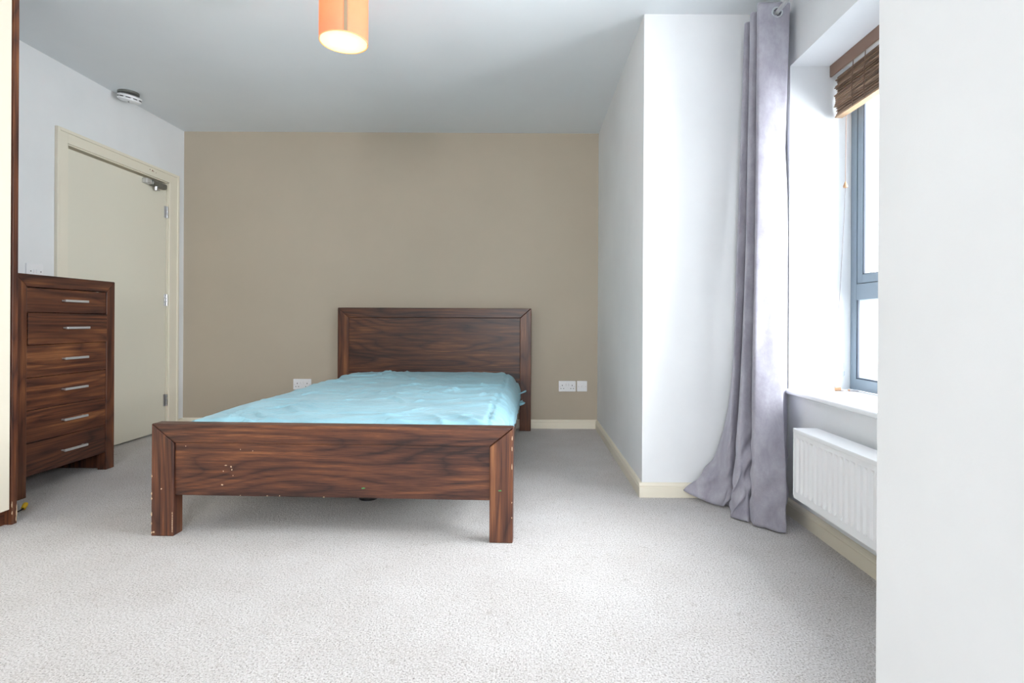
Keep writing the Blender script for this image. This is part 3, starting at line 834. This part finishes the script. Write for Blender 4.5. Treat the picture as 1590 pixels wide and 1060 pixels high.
for y in (2.439, 2.478, 2.513, 2.557, 2.595):
    bm = bmesh.new(); lathe(bm, [(.0175, -.003), (.0175, .003), (.022, .0042), (.0275, .002), (.0275, -.002), (.022, -.0042)], (POLX, y, POLZ), 36, Matrix.Rotation(PI/2, 3, 'X'), closed=True)
    obj('eyelet', bm, CHROME, cur)
# stitched heading band
bm = bmesh.new(); n = 60
tube(bm, [(1.045+0.115*k/20, 2.4375, 2.187) for k in range(21)], .0008, 5); obj('stitching', bm, VELVET, cur)

# ------------------------------------------------------------------ radiator
rad = thing('radiator', 'white panel radiator with vertical ribs under the bay window', 'radiator', (XW-0.08, 1.7, 0.17))
ry1, ry0, rz0, rz1, rxf = 2.20, 1.24, 0.168, 0.446, 1.075
bm = bmesh.new()      # front pressing: ribbed grid
ny, prof = 0, []
pitch = 0.0333; ys = []
y = ry1
cols = []
cols.append((ry1, 0)); cols.append((ry1-0.022, 0))
y = ry1-0.022
while y-pitch > ry0+0.02:
    cols += [(y-0.006, 0.0075), (y-0.017, 0.0075), (y-0.023, 0.0), (y-pitch, 0.0)]; y -= pitch
cols.append((ry0, 0))
rows = [(rz0, 0), (rz0+0.028, 0), (rz0+0.040, 1), (rz1-0.046, 1), (rz1-0.034, 0), (rz1-0.004, 0)]
g = {}
for i, (yy, d) in enumerate(cols):
    for j, (zz, k) in enumerate(rows): g[i, j] = bm.verts.new((rxf+d*k, yy, zz))
for i in range(len(cols)-1):
    for j in range(len(rows)-1): bm.faces.new([g[i, j], g[i+1, j], g[i+1, j+1], g[i, j+1]])
box(bm, rxf+0.008, rxf+0.016, ry0, ry1, rz0, rz1-0.004)
obj('front_panel', bm, RAD, rad, ang=25)
obj('rear_panel', B((XW-0.045, XW-0.032, ry0, ry1, rz0, rz1-0.004)), RAD, rad, bevel=0.003)
for ya, yb in ((ry1-0.003, ry1+0.001), (ry0-0.001, ry0+0.003)):
    obj('end_cap', B((rxf-0.002, XW-0.030, ya, yb, rz0+0.01, rz1)), RAD, rad, bevel=0.0015)
bm = bmesh.new(); box(bm, rxf-0.003, XW-0.030, ry0, ry1, rz1-0.006, rz1)
box(bm, rxf-0.0035, rxf+0.001, ry0, ry1, rz1-0.016, rz1-0.002)
obj('top_grille', bm, RAD, rad, bevel=0.002)
for y in (2.05, 1.40):
    obj('bracket', B((XW-0.034, XW, y-0.015, y+0.015, rz0+0.02, rz1-0.03)), STEEL, rad)
bm = bmesh.new(); tube(bm, [(rxf+.03, ry0+.03, rz0+.01), (rxf+.03, ry0+.03, 0.0)], .0075, 12); obj('pipe', bm, RAD, rad)

# ------------------------------------------------------------------ woven blind
bl = thing('woven_blind', 'brown woven wood slat blind pulled up at the top of the window', 'blind', (1.41, 1.8, RZ1))
by1, by0 = RY1-0.004, RY0+0.01
obj('valance', B((1.378, 1.388, by0, by1, RZ1-0.053, RZ1-0.001)), VALANCE, bl, bevel=0.0015)
obj('head_rail', B((1.395, 1.43, by0+0.01, by1-0.02, RZ1-0.024, RZ1-0.001)), mat('pale_head_rail', srgb(196, 196, 190), .5), bl, smooth=False)
bm = bmesh.new(); rnd = random.Random(5)
nz = 26; ztop, zbot = RZ1-0.062, 1.806
for k in range(nz):
    z = ztop+(zbot-ztop)*k/(nz-1); bulge = 0.018*math.sin(PI*k/(nz-1)*0.9)+0.012*math.sin(k*1.1)*0.6
    x = 1.405+rnd.uniform(-.004, .004)-bulge*0.5; off = rnd.uniform(0, .006)
    th = rnd.uniform(.0018, .0030)
    box(bm, x-0.003, x+0.022, by0+0.02+off, by1-0.022+off, z-th, z+th)
obj('slats', bm, BAMBOO, bl, bevel=0.0008, seg=1)
bm = bmesh.new(); box(bm, 1.414, 1.417, by0+0.02, by1-0.025, zbot, ztop); obj('backing', bm, mat('dark_backing', srgb(52, 40, 34), .9), bl, smooth=False)
obj('bottom_bar', B((1.390, 1.424, by0+0.02, by1-0.022, zbot-0.010, zbot-0.003)), mat('pale_bottom_bar', srgb(160, 132, 104), .5), bl, bevel=0.001)
bm = bmesh.new()
for y in (by1-0.16, by1-0.245, by1-0.75, by0+0.2):
    tube(bm, [(1.392, y, RZ1-0.03), (1.386, y, 1.93), (1.384, y, 1.86), (1.388, y, 1.80)], .0016, 6)
split_obj('lift_cord', bm, mat('brown_cord', srgb(112, 86, 70), .8), bl)
def at(px, py, y): return ((px-VX)/F*y, y, EYE-(py-VY)/F*y)
yc = 2.42
# pull cord with a wooden pull, then a long thin cord down to the sill
bm = bmesh.new(); P1 = at(1311.5, 284, 2.44)
tube(bm, [(P1[0]+.002, 2.44, 1.81), (P1[0], 2.44, P1[2]+.01)], .0014, 6)
obj('pull_cord', bm, mat('brown_cord_thin', srgb(140, 116, 104), .8), bl)
bm = bmesh.new(); lathe(bm, [(.002, .014), (.0045, .008), (.0095, -.006), (.0095, -.012), (.006, -.014)], P1, 16); obj('cord_pull', bm, BEAD, bl)
pts = [P1[:2]+(P1[2]-.012,), at(1310, 330, 2.44), at(1306, 410, 2.44), at(1302, 480, 2.45), at(1297, 540, 2.45), at(1292, 565, 2.45)]
zs = RZ0+0.0025
e1 = ((1298.5-VX)/F*2.43, 2.43, zs+.006)
def spl(P, n=8):
    out = []
    for k in range((len(P)-1)*n+1):
        t = k/n; i = min(int(t), len(P)-2); f = t-i
        a, b, c, d = (Vector(P[max(i-1, 0)]), Vector(P[i]), Vector(P[i+1]), Vector(P[min(i+2, len(P)-1)]))
        out.append(b*(2*f**3-3*f**2+1)+(c-a)*.5*(f**3-2*f**2+f)+c*(-2*f**3+3*f**2)+(d-b)*.5*(f**3-f**2))
    return out
bm = bmesh.new(); tube(bm, spl(pts+[at(1291, 582, 2.44), e1]), .0011, 6)
tube(bm, spl([(e1[0]+.01, 2.43, zs), (1.42, 2.425, zs), (1.458, 2.43, zs), (1.463, 2.41, zs), (1.44, 2.395, zs), (1.40, 2.40, zs), (e1[0]+.01, 2.425, zs)]), .0011, 6)
obj('loose_cord', bm, CORD, bl)
bm = bmesh.new(); tube(bm, [(e1[0]-.005, 2.432, zs+.005), (e1[0]+.018, 2.422, zs+.007)], [.0075, .0085], 12); tube(bm, [(1.425, 2.425, zs+.002), (1.432, 2.425, zs+.002)], .004, 8)
split_obj('toggle', bm, BEAD, bl)
